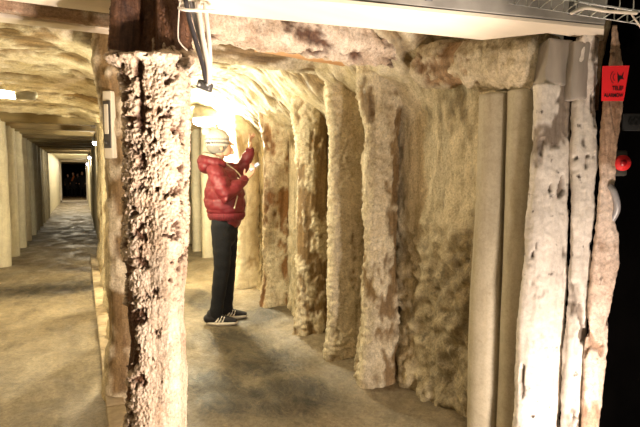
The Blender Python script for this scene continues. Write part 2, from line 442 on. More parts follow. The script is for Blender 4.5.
# ------------------------------------------------------------------ walls
Y0, Y1 = 1.6, 7.6
def wall_fn(i, j):
    y = Y0 + .018 * i; z = -.05 + .018 * j
    x = 1.83 + .07 * sstep(4.5, 6.5, y) + .03 * noise.noise(Vector((y * .9, z * .7, 4)))
    p = Vector((x, y, z))
    cr = crust_value(p, 3, .22 + .25 * noise.noise(Vector((y * 1.2, z * .5, 9))), (2.5, 2.5, 1.3))
    low = 1 - sstep(.75, 1.3, z + .25 * noise.noise(Vector((y * 1.7, z * 1.7, 2))))
    near = 1 - sstep(3.1, 3.4, y)
    d = cr * .012 * lumps(p, 24, 1) + .006 * fbm(Vector((y * 9, z * 5, 1)))
    d += near * (low * (.030 * lumps(p, 7, 5) + .020 * lumps(p, 17, 6) + .024 * lumps(p, 36, 7) + .035 * fbm(p * 9, 5)) + .012 * lumps(Vector((x, y, z * .45)), 16, 8))
    d += (1 - near) * low * .03 * lumps(p, 13, 5)
    d += .10 * (1 - sstep(0, .4, z)) * (.55 + .5 * noise.noise(Vector((y * 1.8, 3, 3))))       # salt heaped at the foot
    d += .26 * sstep(1.95, 2.5, y) * sstep(1.62, 2.15, z + .08 * noise.noise(Vector((y * 1.3, 1, 1)))) ** 1.4             # the crust rolls over into the ceiling
    return Vector((x - d, y, z)), cr * (1 - .75 * low * near * (1 - lumps(p, 17, 6)))
structure(link('wall_right', grid_mesh(int((Y1 - Y0) / .018), 133, wall_fn), 'wallrock'))
def plain_wall(name, x0, y0, x1, y1, mat, z1=2.45, th=.06):
    d = Vector((x1 - x0, y1 - y0, 0)); n = Vector((-d.y, d.x, 0)).normalized() * th
    bm = bmesh.new(); a = Vector((x0, y0, -.05)); b = Vector((x1, y1, -.05)); up = Vector((0, 0, z1 + .05))
    vs = [bm.verts.new(p) for p in (a, b, b + n, a + n, a + up, b + up, b + n + up, a + n + up)]
    for f in ((0, 1, 2, 3), (4, 5, 6, 7), (0, 1, 5, 4), (1, 2, 6, 5), (2, 3, 7, 6), (3, 0, 4, 7)): bm.faces.new([vs[k] for k in f])
    return structure(bm_obj(name, bm, mat, smooth=False))
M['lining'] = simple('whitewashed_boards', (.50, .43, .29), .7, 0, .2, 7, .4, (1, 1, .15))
plain_wall('wall_left', XL - .12, -1.4, XL - .12, 19.6, 'lining')
plain_wall('wall_right_far', XR + .14, 16.6, XR + .14, Y1 - .1, 'lining', th=.06)
plain_wall('wall_middle', XM + .13, 9.6, XM + .13, 19.6, 'lining', th=-.08)
plain_wall('wall_passage_end', XM, 16.6, XR + .2, 16.6, 'lining')
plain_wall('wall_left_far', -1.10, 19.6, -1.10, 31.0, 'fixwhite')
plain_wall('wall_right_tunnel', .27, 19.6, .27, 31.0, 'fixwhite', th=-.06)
plain_wall('wall_left_end', -1.30, 31.0, -1.30, FAR, 'lining')
plain_wall('wall_right_end', .55, 31.0, .55, FAR, 'lining', th=-.06)
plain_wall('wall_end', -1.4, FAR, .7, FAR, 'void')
# side gallery, its darkness painted black, on the right of the near timbers
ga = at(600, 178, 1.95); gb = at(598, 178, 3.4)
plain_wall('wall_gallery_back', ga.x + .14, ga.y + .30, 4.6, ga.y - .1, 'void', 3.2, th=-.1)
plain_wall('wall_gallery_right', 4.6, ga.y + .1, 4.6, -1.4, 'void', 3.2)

# ------------------------------------------------------------------ ceiling
recess = at(72, 32, 2.95)
def ceil_fn(i, j):
    x = -1.4 + .018 * i; y = 1.3 + .018 * j
    right = sstep(.1, .5, x)
    z = 2.22 + .03 * right
    yy = y + .05 * noise.noise(Vector((x * .8, y * .6, 1))) + .02 * x
    ph = (yy % .27) / .27
    row = math.floor(yy / .27)
    fade = 1 - .97 * sstep(.6, 1.05, x)
    z -= fade * .050 * math.sin(PI * ph) ** .6 * (.65 + .5 * noise.noise(Vector((row * 3.7, 2, x * .5))))
    p = Vector((x, y, z))
    cr = crust_value(p, 11, .10 + .12 * sstep(3.2, 5, y) + .3 * sstep(1.1, 1.5, x), (1.6, 3.2, 3))
    d = cr * (.014 + .022 * (lumps(Vector((x * .45, y, z)), 11, 2) * fade + (1 - fade) * .7 * lumps(p, 15, 2))) + (.012 - .004 * (1 - fade)) * fbm(Vector((x * (2.2 + 3 * (1 - fade)), y * (7 - 4 * (1 - fade)), 1)), 5)
    drop = .44 * sstep(1.2, 1.9, x + .10 * noise.noise(Vector((y * 1.2, x, 6)))) * (1 - .75 * sstep(4.6, 6.6, y)) * (.25 + .75 * sstep(1.95, 2.6, y))
    if y < 6.5: drop += .03 * lumps(p, 7, 4) * sstep(1.1, 1.5, x)
    drop += .09 * math.exp(-((x - XM) / .2) ** 2) * sstep(2.9, 3.4, y)
    r = math.exp(-((x - recess.x) / .30) ** 4 - ((y - recess.y) / .17) ** 4)
    return Vector((x, y, z - d - drop + r * .30)), cr * (1 - r) - 2 * r  # recess stripped to dark wood, standing for the shadow inside it
structure(link('ceiling', grid_mesh(int(3.5 / .018), int(6.4 / .018), ceil_fn), 'ceiling'))
bm = bmesh.new(); k = 0; y = 7.5
while y < 19.5:
    box(bm, ((XL + XR) / 2, y + .15, 2.33 + .004 * (k % 3)), (3.5, .295, .05)); y += .3; k += 1
structure(bm_obj('ceiling_planked', bm, 'darkbeam', smooth=False))
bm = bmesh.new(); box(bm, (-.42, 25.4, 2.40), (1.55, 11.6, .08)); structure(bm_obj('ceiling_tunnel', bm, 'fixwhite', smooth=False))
bm = bmesh.new(); box(bm, (-.4, 36.6, 2.40), (2.1, 11.2, .08)); structure(bm_obj('ceiling_end', bm, 'darkbeam', smooth=False))
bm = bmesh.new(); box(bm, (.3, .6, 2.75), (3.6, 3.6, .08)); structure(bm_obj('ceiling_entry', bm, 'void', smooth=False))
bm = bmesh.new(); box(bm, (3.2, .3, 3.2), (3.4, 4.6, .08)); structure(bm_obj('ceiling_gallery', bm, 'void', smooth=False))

# portal at the end of the lit tunnel section (jambs, lintel, raised sill)
bm = bmesh.new()
for x, z, sx, sz in ((-1.07, 1.15, .09, 2.4), (.25, 1.15, .09, 2.4), (-.435, 2.27, 1.36, .10), (-.435, .04, 1.36, .10)):
    box(bm, (x, 31.0, z), (sx, .14, sz), None, .01)
structure(bm_obj('door_1', bm, 'steel_arch'))
bm = bmesh.new()
for x, z, sx, sz in ((-1.15, 1.15, .18, 2.4), (.32, 1.15, .12, 2.4), (-.44, 2.36, 1.5, .16)):
    box(bm, (x, 19.6, z), (sx, .16, sz), None, .01)
structure(bm_obj('door_2', bm, 'fixwhite'))

# ------------------------------------------------------------------ the timber sets: rows of posts
def post(name, x, y, r, mat, label, cat, group, seed, bias=1., h=2.2, nexp=2.6, flare=.0, **kw):
    ax = [((x, y, -.04), r * (1 + flare), r * (1 + flare)), ((x, y, .35), r * 1.03, r * 1.03), ((x + random.uniform(-.01, .01), y, h), r * .96, r * .96)]
    return timber(name, ax, mat, label, cat, group, seed, nexp, bias, side=(1, 0, 0), **kw)
setY = [6.55, 7.65, 8.8, 9.93, 11.07, 12.2, 13.4, 14.6, 15.8, 17.0, 18.2, 19.2]
GL = 'whitewashed posts down the left tunnel'; seen = 0
for k, y in enumerate(setY[2:]):
    post('tunnel_post', XL + .11, y, .105, 'post',
         {0: 'whitewashed round tunnel post cut by the left picture edge, nearest of its row',
          1: 'whitewashed tunnel post, second from the left picture edge',
          2: 'broad whitewashed tunnel post, third from the left picture edge'}.get(k, 'narrow whitewashed post receding deep along the left wall of the long tunnel'),
         'post', GL, 20 + k, 1., 2.2, amp=.010, crust_h=.002, res=.03, wob=.014)
for k, d_px in enumerate(((207, 8.2), (197, 9.1), (187, 10.1))):
    x, y = vline(*d_px)
    post('passage_post', x, y, .095, 'post',
         ['pale vertical post right behind the man in the red jacket', 'pale vertical post in the passage, middle one between salt pillar and man',
          'pale vertical post nearest the edge of the salt pillar in the passage'][k], 'post', 'pale posts behind the man', 50 + k, 1., 2.2, amp=.010, crust_h=.002, res=.025)
    bm = bmesh.new(); box(bm, ((XM + XR) / 2, y, 2.24), (XR - XM + .2, .17, .15), None, .02)
    tag(bm_obj('cross_beam', bm, 'beamwood', origin=((XM + XR) / 2, y, 2.24)), 'timber cross beam high over the passage behind the lit lamp', 'beam', 'cross beams over the passage')
for k, y in enumerate(setY[2:]):
    bm = bmesh.new(); box(bm, ((XL + XM) / 2, y, 2.235), (XM - XL + .1, .18, .15), None, .02)
    tag(bm_obj('cross_beam', bm, 'beamwood' if k % 2 else 'darkbeam', origin=((XL + XM) / 2, y, 2.235)),
        'nearest flat cross beam of the smooth ceiling in the long left tunnel' if k == 0 else 'flat timber cross beam under the ceiling deep in the long left tunnel', 'beam', None if k == 0 else 'cross beams in the long tunnel')
# middle row behind the big pillar
mids = [3.28, 4.35, 5.45, 6.5, 7.6, 8.75]
mlab = ['brown salt-streaked post directly behind the big salt pillar, carrying the ivory switch box',
        'pale crusted post second behind the big salt pillar, beside the left tunnel',
        'lit whitish post at the right side of the left tunnel, third behind the salt pillar',
        'slim post below the first small tunnel lamp']
for k, y in enumerate(mids):
    r = (.125, .11, .10, .095, .09, .09)[k]
    lab = mlab[k] if k < 4 else 'post of the middle row far behind the big salt pillar'
    cap = (lambda p, th, l: (.035 * sstep(1.7, 2.1, l) * (y < 5) + .05 * (1 - sstep(0, .5, l)), .3 * sstep(1.3, 1.9, l)))
    post('timber_post', XM + (.055 if k else .0), y, r, 'column', lab, 'post', None if k < 4 else 'middle row posts', 70 + k, .12 if k else -.34, 2.3, nexp=3,
         res=.014 if k < 3 else .03, amp=.01, crust_h=.012, lump_h=.01, extra=cap)
for k, y in enumerate(setY[3:]):
    post('tunnel_post', XM + .06, y, .06, 'post', 'slim post on the right side of the long tunnel below its small lamps', 'post', 'posts down the right side of the long tunnel', 90 + k, 1., 2.2, res=.035, amp=.004, crust_h=.002)

# ------------------------------------------------------------------ the big salt pillar
prow = [(500, 124, 176), (427, 123, 176), (300, 122, 175), (250, 121, 176), (150, 120, 177), (85, 120, 178), (68, 117, 180), (60, 107, 186), (52, 101, 188), (44, 100, 184), (30, 102, 180), (0, 103, 179), (-40, 103, 179)]
PD = 2.0
pax = px_axis(prow, PD, .8)
wz = [(a[0].z) for a in pax]
def pextra(p, th, l):
    z = p.z - 0
    py = 178 - (z - 1.33) * 500 / PD
    front = max(0., -math.sin(th))
    u = p.dot(RH) - pax[1][0].dot(RH)             # metres right of the pillar's axis
    b = .30 - .38 * sstep(-.03, -.11, u)  # less crust on the left: brown stands in for that side's shade
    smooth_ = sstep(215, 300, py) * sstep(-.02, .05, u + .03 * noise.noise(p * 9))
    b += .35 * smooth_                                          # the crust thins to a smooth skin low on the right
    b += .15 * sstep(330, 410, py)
    d = 0.
    # dark hollow low on the left
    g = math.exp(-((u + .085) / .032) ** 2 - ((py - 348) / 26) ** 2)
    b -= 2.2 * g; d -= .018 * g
    g = math.exp(-((u - .115) / .02) ** 2 - ((py - 270) / 60) ** 2); b -= .3 * g
    # the hollow brown head above the ledge, its wood darkened for the ledge's shade
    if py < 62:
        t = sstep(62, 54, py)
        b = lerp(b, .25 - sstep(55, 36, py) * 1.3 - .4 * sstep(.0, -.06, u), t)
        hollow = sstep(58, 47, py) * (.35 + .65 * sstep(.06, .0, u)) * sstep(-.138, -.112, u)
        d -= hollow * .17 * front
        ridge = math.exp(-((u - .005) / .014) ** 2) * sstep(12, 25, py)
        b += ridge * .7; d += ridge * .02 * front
    else:
        seam = math.exp(-((u + .0) / .010) ** 2) * (1 - sstep(120, 160, py)); d -= .012 * seam * front; b -= .8 * seam
    b += .7 * math.exp(-((py - 60) / 5.) ** 2)
    d += .022 * front * math.exp(-((py - 59) / 5.) ** 2)
    d += .010 * fbm(p * 6)
    pit = noise.noise(p * 24 + Vector((3, 1, 2))) + .6 * noise.noise(p * 55)
    if pit > .52 * (1 + .5 * smooth_): b -= 1.1; d -= .006
    d += .005 * lumps(p, 120, 4) * (1 - .8 * smooth_)
    d += .0035 * noise.noise(p * 150)
    return d, b, 1 - .85 * smooth_
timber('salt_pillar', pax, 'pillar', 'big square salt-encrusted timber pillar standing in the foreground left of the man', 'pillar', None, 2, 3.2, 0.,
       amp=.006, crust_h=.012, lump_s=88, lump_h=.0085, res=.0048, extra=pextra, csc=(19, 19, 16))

# ------------------------------------------------------------------ salt-coated columns along the right wall
def column(px, d, w, mat, label, seed, bias=.15, nexp=2.6, flare=.45, res=.009, depth=1., h=2.06, group=None, off=0., lump=.017):
    x, y = vline(px, d)
    r = w * d / 500 / 2
    def ex(p, th, l):
        f = flare * r * (1 - sstep(.0, .42, l + .12 * noise.noise(Vector((th * 2, seed, l)))))
        f += .035 * sstep(1.62, 1.9, l)
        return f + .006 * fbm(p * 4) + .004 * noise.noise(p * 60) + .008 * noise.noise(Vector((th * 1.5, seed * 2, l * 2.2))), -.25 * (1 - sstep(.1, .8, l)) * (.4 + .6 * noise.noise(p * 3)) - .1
    ax = [((x, y, -.03), r, r * depth), ((x + off, y, h), r * .98, r * depth)]
    return timber('salt_column', ax, mat, label, 'column', group, seed, nexp, bias, amp=.012, crust_h=.010, lump_s=30, lump_h=lump, res=res, extra=ex, csc=(4.5, 4.5, 2.2), side=RH)
column(381, 3.18, 33, 'column', 'broad round salt-coated column with a spreading foot beside the rough wall', 31, .18, flare=.55)
column(348, 3.62, 33, 'column', 'square salt-coated column with one bright flat face, left of the broad round column', 33, .5, nexp=6, flare=.3, depth=.8)
column(313, 4.15, 30, 'column', 'knobbly salt column with a glowing left edge and dark right side', 35, .12, flare=.35)
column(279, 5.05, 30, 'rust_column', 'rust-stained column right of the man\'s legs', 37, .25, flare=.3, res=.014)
column(250, 5.95, 23, 'lamplit_column', 'brightly lit column at the man\'s phone and hand', 39, .5, flare=.3, res=.016)
column(232, 6.85, 18, 'lamplit_column', 'lit column half hidden behind the man\'s arms', 41, .5, flare=.2, res=.02)

# ------------------------------------------------------------------ near right timbers
timber('round_log', px_axis([(500, 472, 506), (427, 473, 507), (300, 476, 509), (200, 481, 511), (92, 485, 514)], 2.27, 1.), 'log',
       'smooth pale upright log beside the rough salt wall', 'log', None, 61, 2.1, 1., amp=.003, crust_h=.002, res=.012, wob=.006)
timber('round_log', px_axis([(500, 502, 532), (427, 503, 533), (300, 508, 537), (200, 512, 541), (88, 515, 545)], 2.16, 1.), 'log',
       'smooth upright log squeezed between the pale log and the flaking white board', 'log', None, 63, 2.1, 1., amp=.003, crust_h=.002, res=.012, wob=.006)
def bex(holes, edge=.0):
    def f(p, th, l):
        py = 178 - (p.z - 1.33) * 250; b = 0.; d = 0.
        s = noise.noise(Vector((p.x * 16, p.y * 16, p.z * 5))) + .6 * noise.noise(Vector((p.x * 45, p.y * 45, p.z * 11)))
        if s > .50: b -= 1.6; d -= .010
        d += .002 * noise.noise(p * 22) + .003 * noise.noise(p * 60)
        b -= holes * sstep(210, 90, py) * (.9 * noise.noise(Vector((p.x * 22, p.y * 22, p.z * 4))) + .28)
        return d + .006 * noise.noise(Vector((p.x * 5, p.y * 5, p.z * 6))) + edge * noise.noise(Vector((th, 5, p.z * 9))), b
    return f
timber('flaking_board', px_axis([(520, 516, 562), (427, 519, 564), (330, 524, 567), (270, 529, 569), (230, 532, 570), (150, 537, 571), (110, 540, 572), (84, 541, 572)], 2.03, .45), 'board',
       'wide upright slab thick with glossy white salt, grey cracks near its top', 'board', None, 65, 3.0, .55, amp=.006, crust_h=.007, res=.007, wob=.012, extra=bex(1.1), csc=(6, 6, 3.5))
timber('flaking_board', px_axis([(520, 562, 580), (427, 566, 582), (330, 570, 588), (230, 575, 594), (150, 577, 599), (95, 577, 600), (60, 578, 601), (22, 584, 603)], 1.98, .6), 'board',
       'narrow upright white slab between the wide white slab and the tan plank', 'board', None, 67, 3.0, .45, amp=.006, crust_h=.007, res=.007, wob=.012, extra=bex(1.3, .006), csc=(6, 6, 3))
timber('rough_plank', px_axis([(520, 576, 588), (427, 583, 600), (350, 588, 607), (305, 592, 611), (265, 595, 620), (236, 598, 620), (214, 600, 612), (203, 601, 618), (186, 602, 614), (150, 603, 616), (105, 605, 624), (64, 610, 625), (25, 613, 617)], 1.94, .35), 'rawboard',
       'wavy-edged tan plank against the black gallery, red sign nailed on it', 'board', None, 69, 3.0, -.05, amp=.002, crust_h=.002, res=.007, wob=.006, extra=bex(.3), csc=(5, 5, 2))
timber('rough_plank', px_axis([(110, 592, 600), (60, 592, 604), (20, 596, 612)], 2.04, .6), 'capwood',
       'short split brown plank end under the grey beam, left of the red sign', 'board', None, 71, 3, -.4, amp=.006, crust_h=.004, res=.008)
# cap log and blocks
a, b = at(545, 61, 2.14), at(428, 66, 2.78)
timber('cap_log', [(b, .10, .10), (lerp(b, a, .5), .112, .112), (lerp(b, a, .93), .112, .112), (a, .10, .10)], 'capwood',
       'stout brown log end lying across the tops of the two upright round logs', 'log', None, 73, 2.2, .05, amp=.012, crust_h=.012, lump_h=.012, res=.009,
       extra=lambda p, th, l: (.012 * fbm(p * 7), .9 * sstep(.50, .64, l) + .15), csc=(5, 5, 5))
def block(px0, px1, py0, py1, d, dep, label, tilt=0.):
    c = at((px0 + px1) / 2, (py0 + py1) / 2, d) + FH * dep / 2
    bm = bmesh.new(); rt = Matrix.Rotation(-YAW, 3, 'Z') @ Matrix.Rotation(tilt, 3, 'Y')
    box(bm, (0, 0, 0), ((px1 - px0) * d / 500, dep, (py1 - py0) * d / 500), rt, .012)
    bmesh.ops.subdivide_edges(bm, edges=bm.edges, cuts=5, use_grid_fill=True)
    for v in bm.verts: v.co += Vector((noise.noise(v.co * 14), noise.noise(v.co * 14 + Vector((5, 0, 0))), noise.noise(v.co * 9))) * .006
    return tag(bm_obj('wood_block', bm, 'greyblock', loc=c), label, 'block')
block(547, 571, 39, 85, 2.02, .16, 'grey squared wood block beside the brown log end', .06)
block(572, 589, 42, 99, 1.98, .14, 'narrow grey wooden wedge right of the squared grey block', .03)

# ------------------------------------------------------------------ foreground head beam
PA, PB, PC_ = at(190, -12, 1.80), at(604, 29.5, 1.90), at(200, 13, 2.08)
pn = (PB - PA).cross(PC_ - PA).normalized()
def onpl(px, py, off=0.):
    r = ray(px, py); return EYE + r * ((PA - EYE).dot(pn) / r.dot(pn))
bm = bmesh.new()
poly = [onpl(*q) for q in ((170, -14), (604, 29), (603, 41), (548, 33), (482, 40), (395, 31), (215, 14), (183, 9))]
up = Vector((0, 0, .012))
lo = [bm.verts.new(p) for p in poly]; hi = [bm.verts.new(p + up) for p in poly]
bm.faces.new(lo); bm.faces.new(hi[::-1])
for k in range(len(lo)): bm.faces.new((lo[k], hi[k], hi[(k + 1) % len(lo)], lo[(k + 1) % len(lo)]))
tag(bm_obj('head_plank', bm, 'paleplank', smooth=False, origin=poly[0]), 'long pale plank lying under the grey beam across the top of the picture', 'plank')
bl, br = onpl(170, -13), onpl(607, 29)
dv = (br - bl); ln = dv.length; rot = dv.to_track_quat('X', 'Z').to_matrix()
root = empty('head_beam', bl)
tag(root, 'long grey beam crossing the top right of the picture above the pale plank', 'beam')
bm = bmesh.new(); box(bm, Vector((0, 0, 0)), (ln, .06, .20), rot, .006)
bmesh.ops.translate(bm, verts=bm.verts, vec=dv / 2 + Vector((0, 0, .116)) + FH * .03)
bm_obj('beam', bm, 'greysteel', root)
for px, py in ((429, 12.5), (572, 26)):
    q = onpl(px, py) - bl
    bm = bmesh.new(); box(bm, (0, 0, 0), (.028, .012, .105), rot, .002)
    bmesh.ops.translate(bm, verts=bm.verts, vec=q + Vector((0, 0, .09)) - FH * .006)
    bo = bm_obj('bracket', bm, 'bracket', root)
    bm = bmesh.new(); tube(bm, [q + Vector((0, 0, .075)) - FH * .012, q + Vector((0, 0, .075)) - FH * .022], .007, 10); bm_obj('bolt', bm, 'steel', bo)
# wire cable tray over the gallery mouth
ta, tb = at(520, -7, 1.74), at(668, 16, 1.64)
root = empty('cable_tray', ta); tag(root, 'galvanised wire cable tray running along the top right picture corner', 'cable tray')
dvt = tb - ta
for off in ((0, 0, 0), (0, 0, .045)):
    for dep in (0, .10):
        bm = bmesh.new(); o_ = Vector(off) + FH * dep; tube(bm, [o_, dvt + o_], .0022, 8); bm_obj('side_wire', bm, 'steel', root)
for k in range(11):
    q = dvt * ((k + .5) / 11)
    bm = bmesh.new(); tube(bm, smooth_pts([q + Vector((0, 0, .045)), q + Vector((0, 0, .002)), q + FH * .05, q + FH * .10, q + FH * .10 + Vector((0, 0, .045))], 4), .002, 6); bm_obj('cross_wire', bm, 'steel', root)
bm = bmesh.new()
a_, b_ = at(572, 13, 1.69), at(636, 13, 1.66)
tube(bm, smooth_pts([a_, at(585, 8, 1.7), at(606, 11, 1.70), b_], 6), .006, 8)
tag(bm_obj('tray_cable', bm, 'cab_white', origin=a_), 'pale cable lying in the wire tray at the top right corner', 'cable')
bm = bmesh.new(); a_ = at(632, 15, 1.7); tube(bm, [a_, at(650, 40, 1.7)], .003, 8)
tag(bm_obj('hanging_wire', bm, 'cab_white', origin=a_), 'thin wire slanting down at the top right picture edge', 'wire')
bm = bmesh.new(); c_ = at(626, 33, 2.3)
for q in ((-.012, 0, .008), (.012, 0, .006), (-.02, 0, -.012), (.02, 0, -.015), (0, 0, .02)): ball(bm, Vector(q), .018, None, 12, 8)
tube(bm, [Vector((0, 0, .02)), Vector((.004, 0, .30))], .004, 8)
tag(link('insulator', remeshed(bm, .004, 2), 'rawboard', None, c_), 'small tan lump hanging in the black gallery near the top right corner', 'fitting')

# ------------------------------------------------------------------ sign, button, plate, pipe
def quad_sheet(pts, th):
    bm = bmesh.new(); a = [bm.verts.new(p) for p in pts]; b = [bm.verts.new(p + FH * th) for p in pts]
    bm.faces.new(a); bm.faces.new(b[::-1]); n = len(a)
    for k in range(n): bm.faces.new((a[k], b[k], b[(k + 1) % n], a[(k + 1) % n]))
    return bm
def text_mesh(body, size, mat, parent, centre, rot, name='lettering', ext=.0006, sx=1.):
    cu = bpy.data.curves.new('t', 'FONT'); cu.body = body; cu.size = size; cu.align_x = 'CENTER'; cu.align_y = 'CENTER'; cu.extrude = ext; cu.offset = size * .018
    t = bpy.data.objects.new('t', cu); C.objects.link(t); bpy.context.view_layer.update()
    me = bpy.data.meshes.new_from_object(t.evaluated_get(bpy.context.evaluated_depsgraph_get())); bpy.data.objects.remove(t)
    me.materials.clear(); me.transform(Matrix.Translation(centre) @ rot.to_4x4() @ Matrix.Diagonal((sx, 1, 1, 1)))
    return link(name, me, mat, parent)
face = Matrix((RH, Vector((0, 0, 1)), -FH)).transposed()       # text plane facing back along -FH
SD = 1.90
sc_ = at(615, 84, SD)
root = empty('warning_sign', sc_); tag(root, 'red warning sign with black telephone symbol on the tan plank at right', 'sign')
bm_obj('sheet', quad_sheet([at(*q, SD) - sc_ for q in ((602.5, 66), (629.5, 65.5), (623.5, 101), (601.5, 101))], .0015), 'sign_red', root, smooth=False)  # sheet clipped at the right to stand for the shadow across the sign
off = -FH * .0016
def sg(px, py): return at(px, py, SD) - sc_ + off
bm = quad_sheet([sg(617, 72) , sg(619, 75.5), sg(621.5, 75.8), sg(623.6, 71.8), sg(622.6, 77.5), sg(624, 79.5), sg(620.5, 79), sg(617.6, 83.5)], .0006)
bm_obj('telephone_symbol', bm, 'sign_ink', root, smooth=False)
for rr in (3.6, 6.2):
    bm = bmesh.new(); tube(bm, [sg(616.6 - rr * math.cos(t), 77.5 - rr * 1.15 * math.sin(t)) for t in [(-.95 + 1.9 * k / 10) for k in range(11)]], .0009, 6)
    bm_obj('sound_wave', bm, 'sign_ink', root)
text_mesh('TELEF', .021, 'sign_ink', root, sg(617.5, 88.6), face, sx=.78)
text_mesh('ALARMOW', .019, 'sign_ink', root, sg(613.3, 95.6), face, sx=.74)

bc = at(624, 163, 1.93)
root = empty('push_button', bc); tag(root, 'round red push button beside the tan plank, below the red sign', 'button')
bm = bmesh.new(); tube(bm, [FH * .004, FH * .018], .030, 24, ends=False); bm_obj('button_cap', bm, 'button_red', root)
bm = bmesh.new(); tube(bm, [FH * .001, FH * .005], .013, 20, ends=False); bm_obj('button_centre', bm, 'button_dk', root)
bm = bmesh.new(); box(bm, FH * .07, (.075, .07, .10), Matrix.Rotation(-YAW, 3, 'Z'), .01); bm_obj('housing', bm, 'plastic_dk', root)
pc_ = at(636, 122, 2.0)
root = empty('number_plate', pc_); tag(root, 'very dark grey plate with faint digits at the right picture edge below the sign', 'sign')
bm = bmesh.new(); box(bm, FH * .01, (.10, .012, .068), Matrix.Rotation(-YAW, 3, 'Z'), .002); bm_obj('plate', bm, 'plate_dk', root)
text_mesh('600', .042, 'plate_ink', root, -FH * .001, face)
bm = bmesh.new(); a_ = at(612, 187, 1.90)
tube(bm, smooth_pts([at(611, 187, 1.93), at(614, 192, 1.92), at(617, 203, 1.92), at(616.5, 211, 1.93), at(612, 220, 1.95)], 6), .012, 14)
tag(bm_obj('metal_pipe', bm, 'cab_grey', origin=a_), 'bent shiny metal pipe on the edge of the tan plank below the red button', 'pipe')

# ------------------------------------------------------------------ ceiling timbers in reach of the eye
def crosslog(name, px, py, d, x0, x1, r, mat, label, cat, seed, bias=0., rz=1., **kw):
    p = at(px, py, d)
    ax = [((x0, p.y, p.z), r, r * rz), ((lerp(x0, x1, .5), p.y + .01, p.z + .005), r * 1.05, r * rz * 1.05), ((x1, p.y, p.z - .01), r, r * rz)]
    return timber(name, ax, mat, label, cat, None, seed, kw.pop('nexp', 2.4), bias, side=(0, 1, 0), **kw)
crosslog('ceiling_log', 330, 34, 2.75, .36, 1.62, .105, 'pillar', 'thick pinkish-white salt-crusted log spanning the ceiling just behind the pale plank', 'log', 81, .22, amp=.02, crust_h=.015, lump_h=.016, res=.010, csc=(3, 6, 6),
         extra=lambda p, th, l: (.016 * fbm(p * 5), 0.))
crosslog('ceiling_log', 330, 58, 3.55, .34, 1.60, .085, 'ceiling', 'yellowish salted ceiling log behind the orange split plank', 'log', 83, .25, amp=.02, crust_h=.012, lump_h=.012, res=.012, csc=(2, 5, 5))
p = at(325, 57, 3.15)
bm = bmesh.new(); box(bm, (0, 0, 0), (.86, .16, .045), Matrix.Rotation(.05, 3, 'Y'), .004)
bmesh.ops.subdivide_edges(bm, edges=bm.edges, cuts=6, use_grid_fill=True)
for v in bm.verts: v.co += Vector((0, noise.noise(v.co * 8), noise.noise(v.co * 6))) * .008
tag(bm_obj('split_plank', bm, 'orange_plank', loc=(p.x, p.y, p.z + .005), smooth=False), 'orange freshly split plank under the ceiling behind the white crusted log', 'plank')
crosslog('ceiling_beam', 50, 11, 2.45, -1.33, .16, .031, 'brownbeam', 'rough brown beam across the top of the left tunnel', 'beam', 85, -.15, nexp=4, amp=.012, res=.012, crust_h=.006)
p = at(50, 20, 2.52)
bm = bmesh.new(); box(bm, ((XL + XM) / 2 - .07, p.y + .06, p.z), (1.42, .10, .02), None, .003)
tag(bm_obj('batten', bm, 'paleplank', origin=((XL + XM) / 2, p.y, p.z)), 'thin pale batten under the rough brown beam at top left', 'plank')
p = at(50, 6, 2.24)
bm = bmesh.new(); box(bm, ((XL + XM) / 2 - .07, p.y - .12, p.z + .012), (1.42, .24, .025), None, .003)
tag(bm_obj('head_plank', bm, 'paleplank', origin=((XL + XM) / 2, p.y, p.z)), 'pale plank in the top left picture corner in front of the brown beam', 'plank')

# ------------------------------------------------------------------ cables on the pillar
root = None
cabs = [('dark thick cable of the bundle on the pillar head', 'cab_dark', .009, [(184, -10), (189, 18), (196, 42), (203, 66), (206, 82)]),
        ('grey thick cable in the middle of the bundle on the pillar head', 'cab_grey', .010, [(190, -10), (194, 14), (201, 40), (207, 62), (208, 83)]),
        ('white cable with a gentle curve, right in the bundle on the pillar head', 'cab_white', .010, [(197, -10), (199, 12), (203, 40), (208, 66), (209, 82)]),
        ('white cable, outermost right of the bundle on the pillar head', 'cab_white', .009, [(205, -10), (206, 14), (209, 40), (210, 64), (209, 84)]),
        ('thin white wire looping down the left of the cable bundle', 'cab_white', .0028, [(181, -10), (179, 12), (178, 36), (181, 44), (187, 50)])]
for k, (lab, mt, r, pts) in enumerate(cabs):
    P = [at(x, y, 1.93 + (.02 if k % 2 else 0)) for x, y in pts]
    bm = bmesh.new(); tube(bm, smooth_pts(P, 7), r, 12)
    tag(bm_obj('cable', bm, mt, origin=P[0]), lab, 'cable', 'cables on the pillar head')
bm = bmesh.new(); a_ = at(179, 8, 1.91)
tube(bm, smooth_pts([a_, at(186, 10, 1.895), at(200, 10.5, 1.895), at(213, 11, 1.91), at(214, 11, 1.95)], 5), (.006), 8)
tag(bm_obj('cable_tie', bm, 'tie', origin=a_), 'white strap tied around the cable bundle near the top of the picture', 'strap')
c_ = at(205, 86, 1.96)
root = empty('cable_clamp', c_); tag(root, 'dark metal clamp holding the lower ends of the cable bundle', 'clamp')
bm = bmesh.new(); box(bm, (0, 0, 0), (.055, .05, .035), Matrix.Rotation(-YAW, 3, 'Z') @ Matrix.Rotation(.3, 3, 'Y'), .008); bm_obj('body', bm, 'bracket', root)
for s in (-1, 1):
    bm = bmesh.new(); q = RH * .016 * s - FH * .024; tube(bm, [q, q - FH * .012], .007, 8); bm_obj('screw', bm, 'steel', root)

